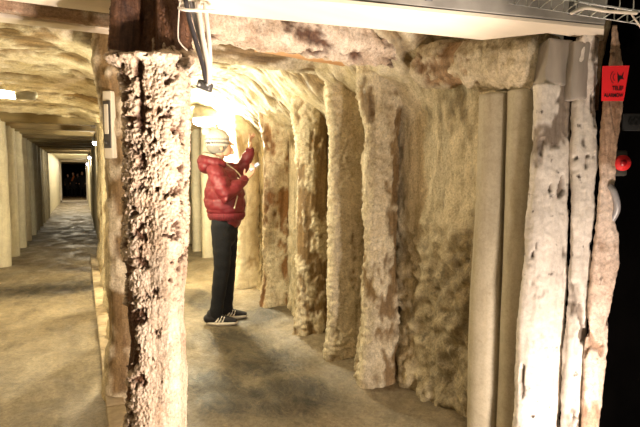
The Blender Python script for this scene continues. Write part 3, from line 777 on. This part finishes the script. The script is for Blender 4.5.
# ------------------------------------------------------------------ switch box on the post behind the pillar
sb = at(110.5, 125, 2.93)
root = empty('switch_box', sb); tag(root, 'tall ivory switch box mounted on the brown post left of the salt pillar', 'switch box')
R_ = Matrix.Rotation(math.radians(-38), 3, 'Z')
bm = bmesh.new(); box(bm, (0, 0, 0), (.060, .055, .385), R_, .008); bm_obj('body', bm, 'plastic', root)
fr = R_ @ Vector((0, -1, 0))
bm = bmesh.new(); box(bm, fr * .030, (.044, .012, .27), R_, .004); cv = bm_obj('cover', bm, 'plastic_dk', root)
bm = bmesh.new(); box(bm, fr * .036 + Vector((0, 0, .03)), (.026, .008, .17), R_, .003); bm_obj('window', bm, 'plastic', cv)
bm = bmesh.new(); tube(bm, [fr * .034 + Vector((0, 0, -.105)), fr * .048 + Vector((0, 0, -.105))], .009, 12); bm_obj('knob', bm, 'plastic_dk', root)
bm = bmesh.new(); tube(bm, [Vector((0, 0, .19)), Vector((.005, .01, .55))], .007, 8); bm_obj('feed_cable', bm, 'cab_white', root)

# ------------------------------------------------------------------ lamps
def add_light(name, kind, loc, energy, col, size=.1, rot=None, spot=None, blend=.5):
    ld = bpy.data.lights.new(name, kind); ld.energy = energy; ld.color = col
    if kind in ('POINT', 'SPOT'): ld.shadow_soft_size = size
    if kind == 'SPOT': ld.spot_size = spot; ld.spot_blend = blend
    if kind == 'AREA': ld.shape = 'RECTANGLE'; ld.size = size[0]; ld.size_y = size[1]
    o = bpy.data.objects.new(name, ld); C.objects.link(o); o.location = loc
    if rot is not None: o.rotation_euler = rot
    return o
WARM = (1, .89, .60)
lp = at(205, 120, 6.2)
root = empty('bulkhead_lamp', lp); tag(root, 'glaring round lamp under the ceiling just above the man\'s hat', 'lamp')
bm = bmesh.new(); ball(bm, (0, 0, -.01), (.15, .15, .075)); bm_obj('glass', bm, 'lamp_glass', root)
bm = bmesh.new(); tube(bm, [(0, 0, .055), (0, 0, .075)], .15, 24); bm_obj('housing', bm, 'lamp_body', root)
bm = bmesh.new(); tube(bm, [(0, 0, .08), (0, 0, .22)], .012, 10); bm_obj('conduit', bm, 'lamp_body', root)
add_light('bulkhead_lamp_light', 'POINT', lp - Vector((0, 0, .30)), 95, WARM, .10)
mp_ = at(158, 88, 3.7)  # unseen lamp, added to light the passage columns from the left
root = empty('bulkhead_lamp', mp_); tag(root, 'unseen round lamp added under the passage ceiling behind the salt pillar', 'lamp')
bm = bmesh.new(); ball(bm, (0, 0, -.01), (.08, .08, .05)); bm_obj('glass', bm, 'lamp_glass', root)
bm = bmesh.new(); tube(bm, [(0, 0, .04), (0, 0, .06)], .085, 24); bm_obj('housing', bm, 'lamp_body', root)
add_light('bulkhead_lamp_light', 'POINT', mp_ - Vector((0, 0, .58)), 26, WARM, .08)
# left tunnel strip lamp
la, lb = at(-14, 96, 4.9), at(14.5, 94.5, 4.9)
yy = lb.y
root = empty('strip_lamp', (lb.x, yy, lb.z)); tag(root, 'fluorescent strip lamp under the left tunnel ceiling at the left picture edge', 'lamp')
bm = bmesh.new(); tube(bm, [(-.62, 0, 0), (0, 0, 0)], .042, 20); bm_obj('tube', bm, 'tube_glass', root)
bm = bmesh.new(); tube(bm, [(.03, 0, .005), (.15, 0, .005)], .05, 20); bm_obj('end_cap', bm, 'lamp_body', root)
bm = bmesh.new(); box(bm, (-.25, 0, .062), (.86, .07, .03), None, .006); bm_obj('mount', bm, 'lamp_body', root)
add_light('strip_lamp_light', 'AREA', (lb.x - .3, yy, lb.z - .06), 19, (1, .86, .55), (.6, .08), (0, 0, 0))
for k, (px, py, d, r) in enumerate(((95.5, 143, 9.6, .055), (90.5, 157.5, 15.5, .07), (88, 164, 22., .07), (87, 168.5, 29., .07))):
    p = at(px, py, d)
    root = empty('wall_lamp', p); tag(root, ['small bright globe lamp hanging on the tunnel\'s right side, nearest of four', 'second small globe lamp along the tunnel\'s right side',
                                          'third small globe lamp along the tunnel\'s right side', 'farthest tiny globe lamp, just right of the distant portal'][k], 'lamp', 'small lamps along the tunnel')
    bm = bmesh.new(); ball(bm, (0, 0, 0), (r, r, r * .8)); bm_obj('globe', bm, 'globe_glass', root)
    bm = bmesh.new(); tube(bm, [(0, 0, r * .9), (0, 0, r * .9 + .05)], r * 1.05, 16); bm_obj('cap', bm, 'plastic_dk', root)
    bm = bmesh.new(); tube(bm, smooth_pts([(0, 0, r + .03), (.02, 0, r + .16), (.06, 0, r + .2)], 4), .03, 8); bm_obj('bracket', bm, 'plastic_dk', root)
    add_light('wall_lamp_light', 'POINT', p - Vector((.12, 0, r + .06)), (7, 9, 9, 10)[k], (1, .88, .60), .06)
add_light('far_fill', 'POINT', (-.2, 34.0, 2.1), 22, (1, .8, .6), .1)  # unseen fill, added so the distant visitors show
add_light('tunnel_light', 'AREA', (-.44, 25.0, 2.3), 45, (1, .92, .72), (.9, 9), (0, 0, 0))
# photographer's-side floodlight standing on the ground at the right
fp = RH * .98 + FH * .95
fp = Vector((fp.x, fp.y, .25))
add_light('floodlight', 'POINT', fp + FH * .22 - Vector((0, 0, .08)), 40, (1, .84, .72), .05)
tg = at(150, 320, PD) - fp
add_light('floodlight_head', 'SPOT', fp + Vector((0, 0, .12)), 150, (1, .80, .66), .05, tg.to_track_quat('-Z', 'Y').to_euler(), math.radians(66), .7)
tu = at(320, 18, 1.95) - fp
add_light('floodlight_uplight', 'SPOT', fp + RH * -.25, 190, (1, .84, .72), .05, tu.to_track_quat('-Z', 'Y').to_euler(), math.radians(58), .8)
add_light('entry_fill', 'POINT', (-.5, .3, 2.2), 4, (1, .87, .62), .12)  # unseen fill, added to brighten the near left side
add_light('entry_fill', 'POINT', (.95, .35, 2.0), 3.5, (1, .89, .62), .12)  # unseen fill, added to brighten the right wall and columns

# ------------------------------------------------------------------ the man
PX, PY_ = 221, 322
pd = 4.62
base = ground(PX, 178 + 1.33 * 500 / pd); base.z = floor_bump(base.x, base.y) + .004
TURN = -YAW + math.radians(8)
Xp = Vector((math.cos(TURN), math.sin(TURN), 0)); Yp = Vector((-math.sin(TURN), math.cos(TURN), 0))
def J(px, py, y):
    """point of the man's own frame seen at this pixel on the plane y of his body"""
    r = ray(px, py); o = EYE - base
    t = (y - o.dot(Yp)) / r.dot(Yp); p = o + r * t
    return Vector((p.dot(Xp), y, p.z))
man = empty('person', base, TURN)
tag(man, 'man in red padded jacket, dark jeans and knitted beanie, reaching up to the lit wall', 'person')
hipR, hipL = J(222, 222, -.085), J(228, 221, .085)
knR, knL = J(222, 268, -.09), J(228, 266, .10)
anR, anL = J(216, 313, -.09), J(226.5, 309, .10)
shR, shL = J(215.5, 171, -.175), J(227, 169, .16)
elR, wrR = J(226, 196, -.24), J(245, 179, -.10)
elL, wrL = J(240, 172, .22), J(250.5, 150, .16)
neck = J(217, 160, 0); head = J(220.5, 146, 0)
pelvis = J(226, 216, 0); chest = J(222, 178, 0); belly = J(225, 198, 0)
def finger(bm, root, d0, d1, ln, r, curl_axis_pts=None):
    a = root; b = a + d0 * ln * .45; c = b + (d0 * .55 + d1 * .45).normalized() * ln * .3; e = c + d1 * ln * .28
    tube(bm, [a - d0 * .02, a, b, c, e], [r, r, r * .97, r * .9, r * .78], 10)
def hand(bm, wr, ax, palm_n, thumb_dir, curl=.4, spread=.012, lens=(.072, .082, .077, .060)):
    """ax: wrist to knuckles; palm_n: out of the palm; thumb side given"""
    ax = ax.normalized(); th = (thumb_dir - ax * thumb_dir.dot(ax)).normalized(); pn_ = (palm_n - ax * palm_n.dot(ax)); pn_ = (pn_ - th * pn_.dot(th)).normalized()
    tube(bm, [wr - ax * .03, wr, wr + ax * .035, wr + ax * .075], [(.024, .021), (.026, .020), (.038, .018), (.040, .015)], 14, up=pn_)
    for k in range(4):
        rt = wr + ax * .082 + th * (.029 - .0195 * k)
        dd = (ax + th * (.12 - .08 * k) * spread / .012).normalized()
        c = curl if not isinstance(curl, (list, tuple)) else curl[k]
        d1 = (dd * math.cos(c * 1.6) + pn_ * math.sin(c * 1.6)).normalized(); d0 = (dd * math.cos(c * .7) + pn_ * math.sin(c * .7)).normalized()
        finger(bm, rt, d0, d1, lens[k], .0092)
    rt = wr + ax * .03 + th * .028
    finger(bm, rt, (ax * .6 + th * .75 + pn_ * .3).normalized(), (ax * .9 + th * .2 + pn_ * .4).normalized(), .062, .0105)
bm = bmesh.new()
tube(bm, [hipR + Vector((0, .0, .02)), lerp(hipR, knR, .5), knR, lerp(knR, anR, .4), anR], [.082, .07, .052, .05, .036], 16)
tube(bm, [hipL + Vector((0, .0, .02)), lerp(hipL, knL, .5), knL, lerp(knL, anL, .4), anL], [.082, .07, .052, .05, .036], 16)
for an in (anR, anL): tube(bm, [an, Vector((an.x - .01, an.y, .06)), Vector((an.x + .09, an.y, .045))], [.034, .026, .018], 12)
tube(bm, [pelvis - Vector((0, 0, .04)), pelvis + Vector((0, 0, .06)), belly, chest, neck - Vector((0, 0, .06)), neck - Vector((0, 0, .02))], [(.10, .15), (.10, .145), (.10, .14), (.115, .17), (.07, .12), (.05, .05)], 24, up=(0, 1, 0))
tube(bm, [neck - Vector((0, 0, .05)), neck, head - Vector((.0, 0, .03))], [.058, .054, .056], 16)
for a, b_, c in ((shR, elR, wrR), (shL, elL, wrL)):
    tube(bm, [lerp(chest, a, .3) + Vector((0, 0, .03)), a, lerp(a, b_, .5), b_, lerp(b_, c, .4), c], [.05, .052, .045, .038, .038, .026], 14)
# head: skull, jaw, nose, ears, lips, brow; it is turned away a little towards the wall
HR = Matrix.Rotation(math.radians(10), 3, 'Z') @ Matrix.Rotation(math.radians(-20), 3, 'Y')
def hp(x, y, z): return head + HR @ Vector((x, y, z))
ball(bm, hp(-.005, 0, .035), (.098, .078, .098), HR)
ball(bm, hp(.025, 0, -.035), (.066, .060, .072), HR)
tube(bm, [hp(.055, 0, -.082), hp(.078, 0, -.088)], .022, 12)
tube(bm, [hp(.088, 0, .018), hp(.100, 0, -.005), hp(.112, 0, -.028)], [.008, .010, .013], 10)
for s in (-1, 1):
    ball(bm, hp(-.012, s * .079, -.012), (.020, .009, .032), HR @ Matrix.Rotation(-.2, 3, 'Y'))
    ball(bm, hp(.083, s * .030, .005), (.013, .015, .010), HR)
    tube(bm, [hp(.086, s * .012, .024), hp(.082, s * .045, .024)], .008, 8)
tube(bm, [hp(.088, -.022, -.054), hp(.094, 0, -.053), hp(.088, .022, -.054)], .0075, 8)
tube(bm, [hp(.085, -.020, -.066), hp(.091, 0, -.067), hp(.085, .020, -.066)], .0075, 8)
# hands: near hand holds the phone, far hand reaches up to the wall
hand(bm, wrR, J(254, 169, -.06) - wrR, Vector((-.2, .5, .85)), Vector((-.3, .9, .6)), curl=(.55, .6, .65, .7))
hand(bm, wrL, J(249.5, 132, .13) - wrL, Vector((.9, -.3, -.1)), Vector((-.2, -.9, .1)), curl=(.12, .45, .6, .7))
body = link('body', remeshed(bm, .005, 2), 'skin', man)
# eyes
for s in (-1, 1):
    bm = bmesh.new(); ball(bm, hp(.0885, s * .030, .006), .0085, None, 12, 8); bm_obj('eye', bm, 'tie', man)
# hair at the nape and sides, under the hat
bm = bmesh.new()
for k in range(9):
    t = math.radians(80 + k * 25); tube(bm, [hp(.088 * math.cos(t) - .006, .080 * math.sin(t), .03), hp(.082 * math.cos(t) - .008, .074 * math.sin(t), -.035 + .012 * abs(math.sin(t)))], .010, 8)
link('hair', remeshed(bm, .004, 1), 'hair', man)
# jacket
bm = bmesh.new()
hem = J(226.5, 214.5, 0)
tube(bm, [hem, lerp(hem, belly, .35), belly + Vector((-.004, 0, 0)), lerp(belly, chest, .6), chest + Vector((0, 0, .03)), neck - Vector((.01, 0, .055)), neck - Vector((.01, 0, .02))],
     [(.150, .175), (.182, .205), (.185, .21), (.165, .20), (.125, .18), (.08, .115), (.068, .075)], 36, up=(0, 1, 0))
for a, b_, c in ((shR, elR, wrR), (shL, elL, wrL)):
    q = lerp(c, b_, .10)
    tube(bm, [lerp(chest, a, .35) + Vector((0, 0, .02)), a + Vector((0, 0, -.005)), lerp(a, b_, .3), lerp(a, b_, .7), b_, lerp(b_, q, .35), lerp(b_, q, .75), q], [.07, .078, .078, .072, .068, .064, .057, .046], 20)
def jd(co):
    f = .5 + .5 * math.sin(co.z * 62 + 3 * noise.noise(co * 3.5))
    return -.007 * f ** 5 + .011 * noise.noise(co * 11) + .005 * noise.noise(co * 27)
jk = link('jacket', remeshed(bm, .008, 4, jd), 'jacket', man)
bm = bmesh.new(); tube(bm, [hem - Vector((0, 0, .045)), hem - Vector((0, 0, .01)), hem + Vector((0, 0, .02))], [(.150, .178), (.170, .196), (.166, .192)], 40, up=(0, 1, 0), ends=False)
for i, v in enumerate(bm.verts): v.co += Vector((v.co.x - hem.x, v.co.y, 0)) * (.02 if i % 2 else 0)
bm_obj('waistband', bm, 'jacket_rib', man)
for c, b_ in ((wrR, elR), (wrL, elL)):
    bm = bmesh.new(); tube(bm, [lerp(c, b_, .02), lerp(c, b_, .16)], .038, 20); bm_obj('cuff', bm, 'jacket_rib', man)
bm = bmesh.new()
hc = J(208, 160.5, 0)
for k in range(15):
    t = math.radians(58 + k * (244 / 14)); rad = .098
    ball(bm, Vector((neck.x - .015 + rad * math.cos(t) * 1.1, rad * math.sin(t) * 1.15, neck.z - .025 + .03 * (-math.cos(t)))), (.046, .046, .044))
ball(bm, hc + Vector((-.01, 0, -.045)), (.085, .115, .075)); ball(bm, hc + Vector((-.045, 0, -.01)), (.055, .095, .05))
link('hood', remeshed(bm, .008, 4, lambda co: .008 * noise.noise(co * 14)), 'jacket', man)
bm = bmesh.new()
for k in range(13):
    t = math.radians(75 + k * (210 / 12)); ball(bm, Vector((neck.x - .012 + .088 * math.cos(t), .088 * math.sin(t), neck.z + .010 + .035 * (-math.cos(t)))), (.034, .034, .030))
link('hood_lining', remeshed(bm, .006, 3, lambda co: .006 * noise.noise(co * 40)), 'fleece', man)
bm = bmesh.new(); tube(bm, smooth_pts([neck + Vector((.078, -.02, -.03)), chest + Vector((.158, -.02, .03)), lerp(belly, chest, .5) + Vector((.186, -.02, 0)), belly + Vector((.192, -.02, -.02)), hem + Vector((.165, -.02, .0))], 6), .006, 8)
bm_obj('front_zip', bm, 'zip', man)
z0, z1 = J(237.5, 196, -.14), J(234.5, 208, -.16)
bm = bmesh.new(); tube(bm, [z0 + Vector((0, -.035, 0)), z1 + Vector((0, -.035, 0))], .006, 8); bm_obj('pocket_zip', bm, 'zip', man)
# shirt hem and jeans
bm = bmesh.new(); hq = J(226, 221.5, 0); tube(bm, [hq, hq + Vector((0, 0, .03))], [(.118, .150), (.122, .156)], 36, up=(0, 1, 0), ends=False); bm_obj('shirt_hem', bm, 'belt', man)
bm = bmesh.new()
tube(bm, [J(225, 234, 0), J(225.5, 222.5, 0)], [(.112, .145), (.116, .155)], 30, up=(0, 1, 0), ends=True)
for h_, k_, a in ((hipR, knR, anR), (hipL, knL, anL)):
    tube(bm, [h_ + Vector((-.005, 0, -.03)), lerp(h_, k_, .45), k_, lerp(k_, a, .45), lerp(k_, a, .85), a + Vector((.0, 0, -.005))], [.098, .088, .072, .066, .058, .060], 20)
link('jeans', remeshed(bm, .008, 3, lambda co: .006 * noise.noise(Vector((co.x * 10, co.y * 10, co.z * 18)))), 'jeans', man)
# shoes
def shoe(an, yaw):
    R3 = Matrix.Rotation(yaw, 3, 'Z'); o = Vector((an.x, an.y, 0))
    def q(x, y, z): return o + R3 @ Vector((x, y, z))
    bm = bmesh.new()
    tube(bm, [q(-.075, 0, .055), q(-.03, 0, .062), q(.04, 0, .055), (q(.11, 0, .042)), q(.165, 0, .034)], [(.040, .040), (.045, .046), (.047, .038), (.049, .027), (.038, .018)], 20, up=(0, 0, 1))
    tube(bm, [q(-.045, 0, .06), q(-.042, 0, .10)], [.040, .042], 16)
    sh = link('shoe', remeshed(bm, .005, 2), 'shoe', man)
    bm = bmesh.new(); n = 28; ring = []
    for k in range(n):
        t = 2 * PI * k / n; x = .05 + .145 * math.cos(t); w = .050 + .008 * math.cos(t) - .005 * math.cos(2 * t); ring.append((x, w * math.sin(t)))
    A = [bm.verts.new(q(x, y, .002)) for x, y in ring]; B = [bm.verts.new(q(x, y, .026)) for x, y in ring]
    bm.faces.new(A); bm.faces.new(B[::-1])
    for k in range(n): bm.faces.new((A[k], A[(k + 1) % n], B[(k + 1) % n], B[k]))
    bm_obj('sole', bm, 'sole', sh)
    for k in range(3):
        for s in (-1, 1):
            bm = bmesh.new(); tube(bm, [q(.000 + .030 * k, s * .046, .030), q(.022 + .026 * k, s * (.044 - .002 * k), .056), q(.034 + .022 * k, s * .030, .082 - .006 * k)], .0072, 8)
            bm_obj('stripe', bm, 'stripe', sh)
    bm = bmesh.new()
    for k in range(4): tube(bm, [q(.045 + .02 * k, -.018, .083 - .007 * k), q(.052 + .02 * k, .018, .083 - .007 * k)], .003, 6)
    bm_obj('laces', bm, 'stripe', sh)
shoe(anR, math.radians(-4)); shoe(anL, math.radians(6))
# beanie
bm = bmesh.new()
ball(bm, hp(-.008, 0, .062), (.112, .096, .100), HR @ Matrix.Rotation(.22, 3, 'Y'), 28, 18)
tube(bm, [hp(-.018, 0, .020), hp(-.010, 0, .052)], [(.108, .092), (.111, .096)], 28, up=HR @ Vector((0, 1, 0)))
link('beanie', remeshed(bm, .006, 3, lambda co: .003 * noise.noise(co * 50)), 'beanie', man)
bm = bmesh.new(); ball(bm, hp(-.075, 0, .165), (.038, .038, .036))
link('pompom', remeshed(bm, .005, 1, lambda co: .008 * noise.noise(co * 90)), 'pompom', man)
# phone in his near hand
root = empty('mobile_phone', base + Xp * 0 + Vector((0, 0, 0)))
pp = J(254.5, 167, -.075); W = Matrix.Rotation(TURN, 4, 'Z'); pw = base + (W @ pp)
root.location = pw; tag(root, 'silver mobile phone with lit screen held in the man\'s near hand', 'phone')
Rq = Matrix.Rotation(TURN, 3, 'Z') @ Matrix.Rotation(math.radians(-38), 3, 'Y') @ Matrix.Rotation(math.radians(28), 3, 'X')
bm = bmesh.new(); box(bm, (0, 0, 0), (.112, .056, .010), Rq, .003); bm_obj('case', bm, 'phone', root)
bm = bmesh.new(); box(bm, Rq @ Vector((0, 0, .0056)), (.094, .048, .0016), Rq); bm_obj('screen', bm, 'screen', root, smooth=False)

# ------------------------------------------------------------------ visitors at the far end of the tunnel
def visitor(px, d, hgt, coat, turn, label, scarf=None, arm=.0):
    p = at(px, 178, d); s = hgt / 1.75
    r = empty('person', (p.x, p.y, .0), turn); r['label'] = label; r['category'] = 'person'
    v = lambda x, y, z: Vector((x, y, z)) * s
    bm = bmesh.new()
    for k in (-1, 1):
        tube(bm, [v(0, k * .09, .88), v(.01, k * .095, .48), v(-.01, k * .1, .07), v(.10, k * .105, .035)], [.085 * s, .055 * s, .038 * s, .032 * s], 12)
        tube(bm, [v(0, k * .12, 1.40), v(0, k * .21, 1.36), v(-.01, k * .25, 1.10), v(.09 + arm, k * .2, .95 + arm), v(.13 + arm, k * .19, .88 + arm)], [.05 * s, .05 * s, .04 * s, .03 * s, .028 * s], 12)
    tube(bm, [v(0, 0, .86), v(0, 0, 1.1), v(0, 0, 1.36), v(0, 0, 1.45)], [(.11 * s, .15 * s), (.10 * s, .14 * s), (.11 * s, .18 * s), (.05 * s, .05 * s)], 16, up=(0, 1, 0))
    tube(bm, [v(0, 0, 1.42), v(.01, 0, 1.56)], .052 * s, 12); ball(bm, v(.01, 0, 1.63), (.095 * s, .075 * s, .115 * s)); ball(bm, v(.105, 0, 1.61), .015)
    link('body', remeshed(bm, .012, 2), 'skin', r)
    bm = bmesh.new()
    tube(bm, [v(0, 0, .72), v(0, 0, 1.1), v(0, 0, 1.36), v(0, 0, 1.45)], [(.17 * s, .22 * s), (.14 * s, .18 * s), (.14 * s, .215 * s), (.075 * s, .08 * s)], 20, up=(0, 1, 0))
    for k in (-1, 1): tube(bm, [v(0, k * .12, 1.38), v(0, k * .215, 1.34), v(-.01, k * .255, 1.10), v(.08 + arm, k * .205, .96 + arm)], [.07 * s, .07 * s, .06 * s, .05 * s], 14)
    link('coat', remeshed(bm, .015, 3), coat, r)
    bm = bmesh.new()
    for k in (-1, 1): tube(bm, [v(0, k * .09, .86), v(.01, k * .095, .48), v(-.01, k * .1, .09)], [.10 * s, .075 * s, .06 * s], 12)
    link('trousers', remeshed(bm, .015, 2), 'jeans', r)
    for k in (-1, 1):
        bm = bmesh.new(); tube(bm, [v(-.05, k * .1, .045), v(.05, k * .103, .045), v(.15, k * .106, .03)], [.042, .04, .028], 12); bm_obj('shoe', bm, 'shoe', r)
    bm = bmesh.new(); ball(bm, v(-.015, 0, 1.665), (.10 * s, .085 * s, .10 * s)); bm_obj('hair', bm, 'hair', r)
    if scarf:
        bm = bmesh.new(); tube(bm, [v(.05, .05, 1.47), v(.14, 0, 1.36), v(.17, -.08, 1.15)], [.05, .06, .05], 10); bm_obj('scarf', bm, scarf, r)
visitor(68.0, 36.0, 1.62, 'coat_grey', -1.9, 'leftmost of the dark-coated visitors standing at the far end of the tunnel')
visitor(73.2, 35.5, 1.74, 'coat_black', -1.6, 'visitor with an orange scarf at the far end of the tunnel', 'scarf_orange', .06)
visitor(77.5, 36.8, 1.68, 'coat_grey', -1.2, 'visitor with a pale scarf right of the orange-scarfed one, far down the tunnel', 'pale_cloth')
visitor(82.3, 35.2, 1.80, 'coat_black', -1.7, 'rightmost and tallest dark-coated visitor at the far end of the tunnel')

# ------------------------------------------------------------------ world, camera, view
w = bpy.data.worlds.new('World'); bpy.context.scene.world = w; w.use_nodes = True
w.node_tree.nodes['Background'].inputs[0].default_value = (1, .78, .5, 1)
w.node_tree.nodes['Background'].inputs[1].default_value = .03
cd = bpy.data.cameras.new('camera'); cd.sensor_width = 36; cd.lens = 36 * F_PX / 640; cd.clip_start = .02; cd.clip_end = 200
cam = bpy.data.objects.new('camera', cd); C.objects.link(cam); cam.location = EYE
cam.rotation_euler = (PI / 2 - PITCH, 0, -YAW)
sc = bpy.context.scene; sc.camera = cam
sc.view_settings.view_transform = 'Standard'; sc.view_settings.look = 'None'; sc.view_settings.gamma = 1; sc.view_settings.exposure = 1.22
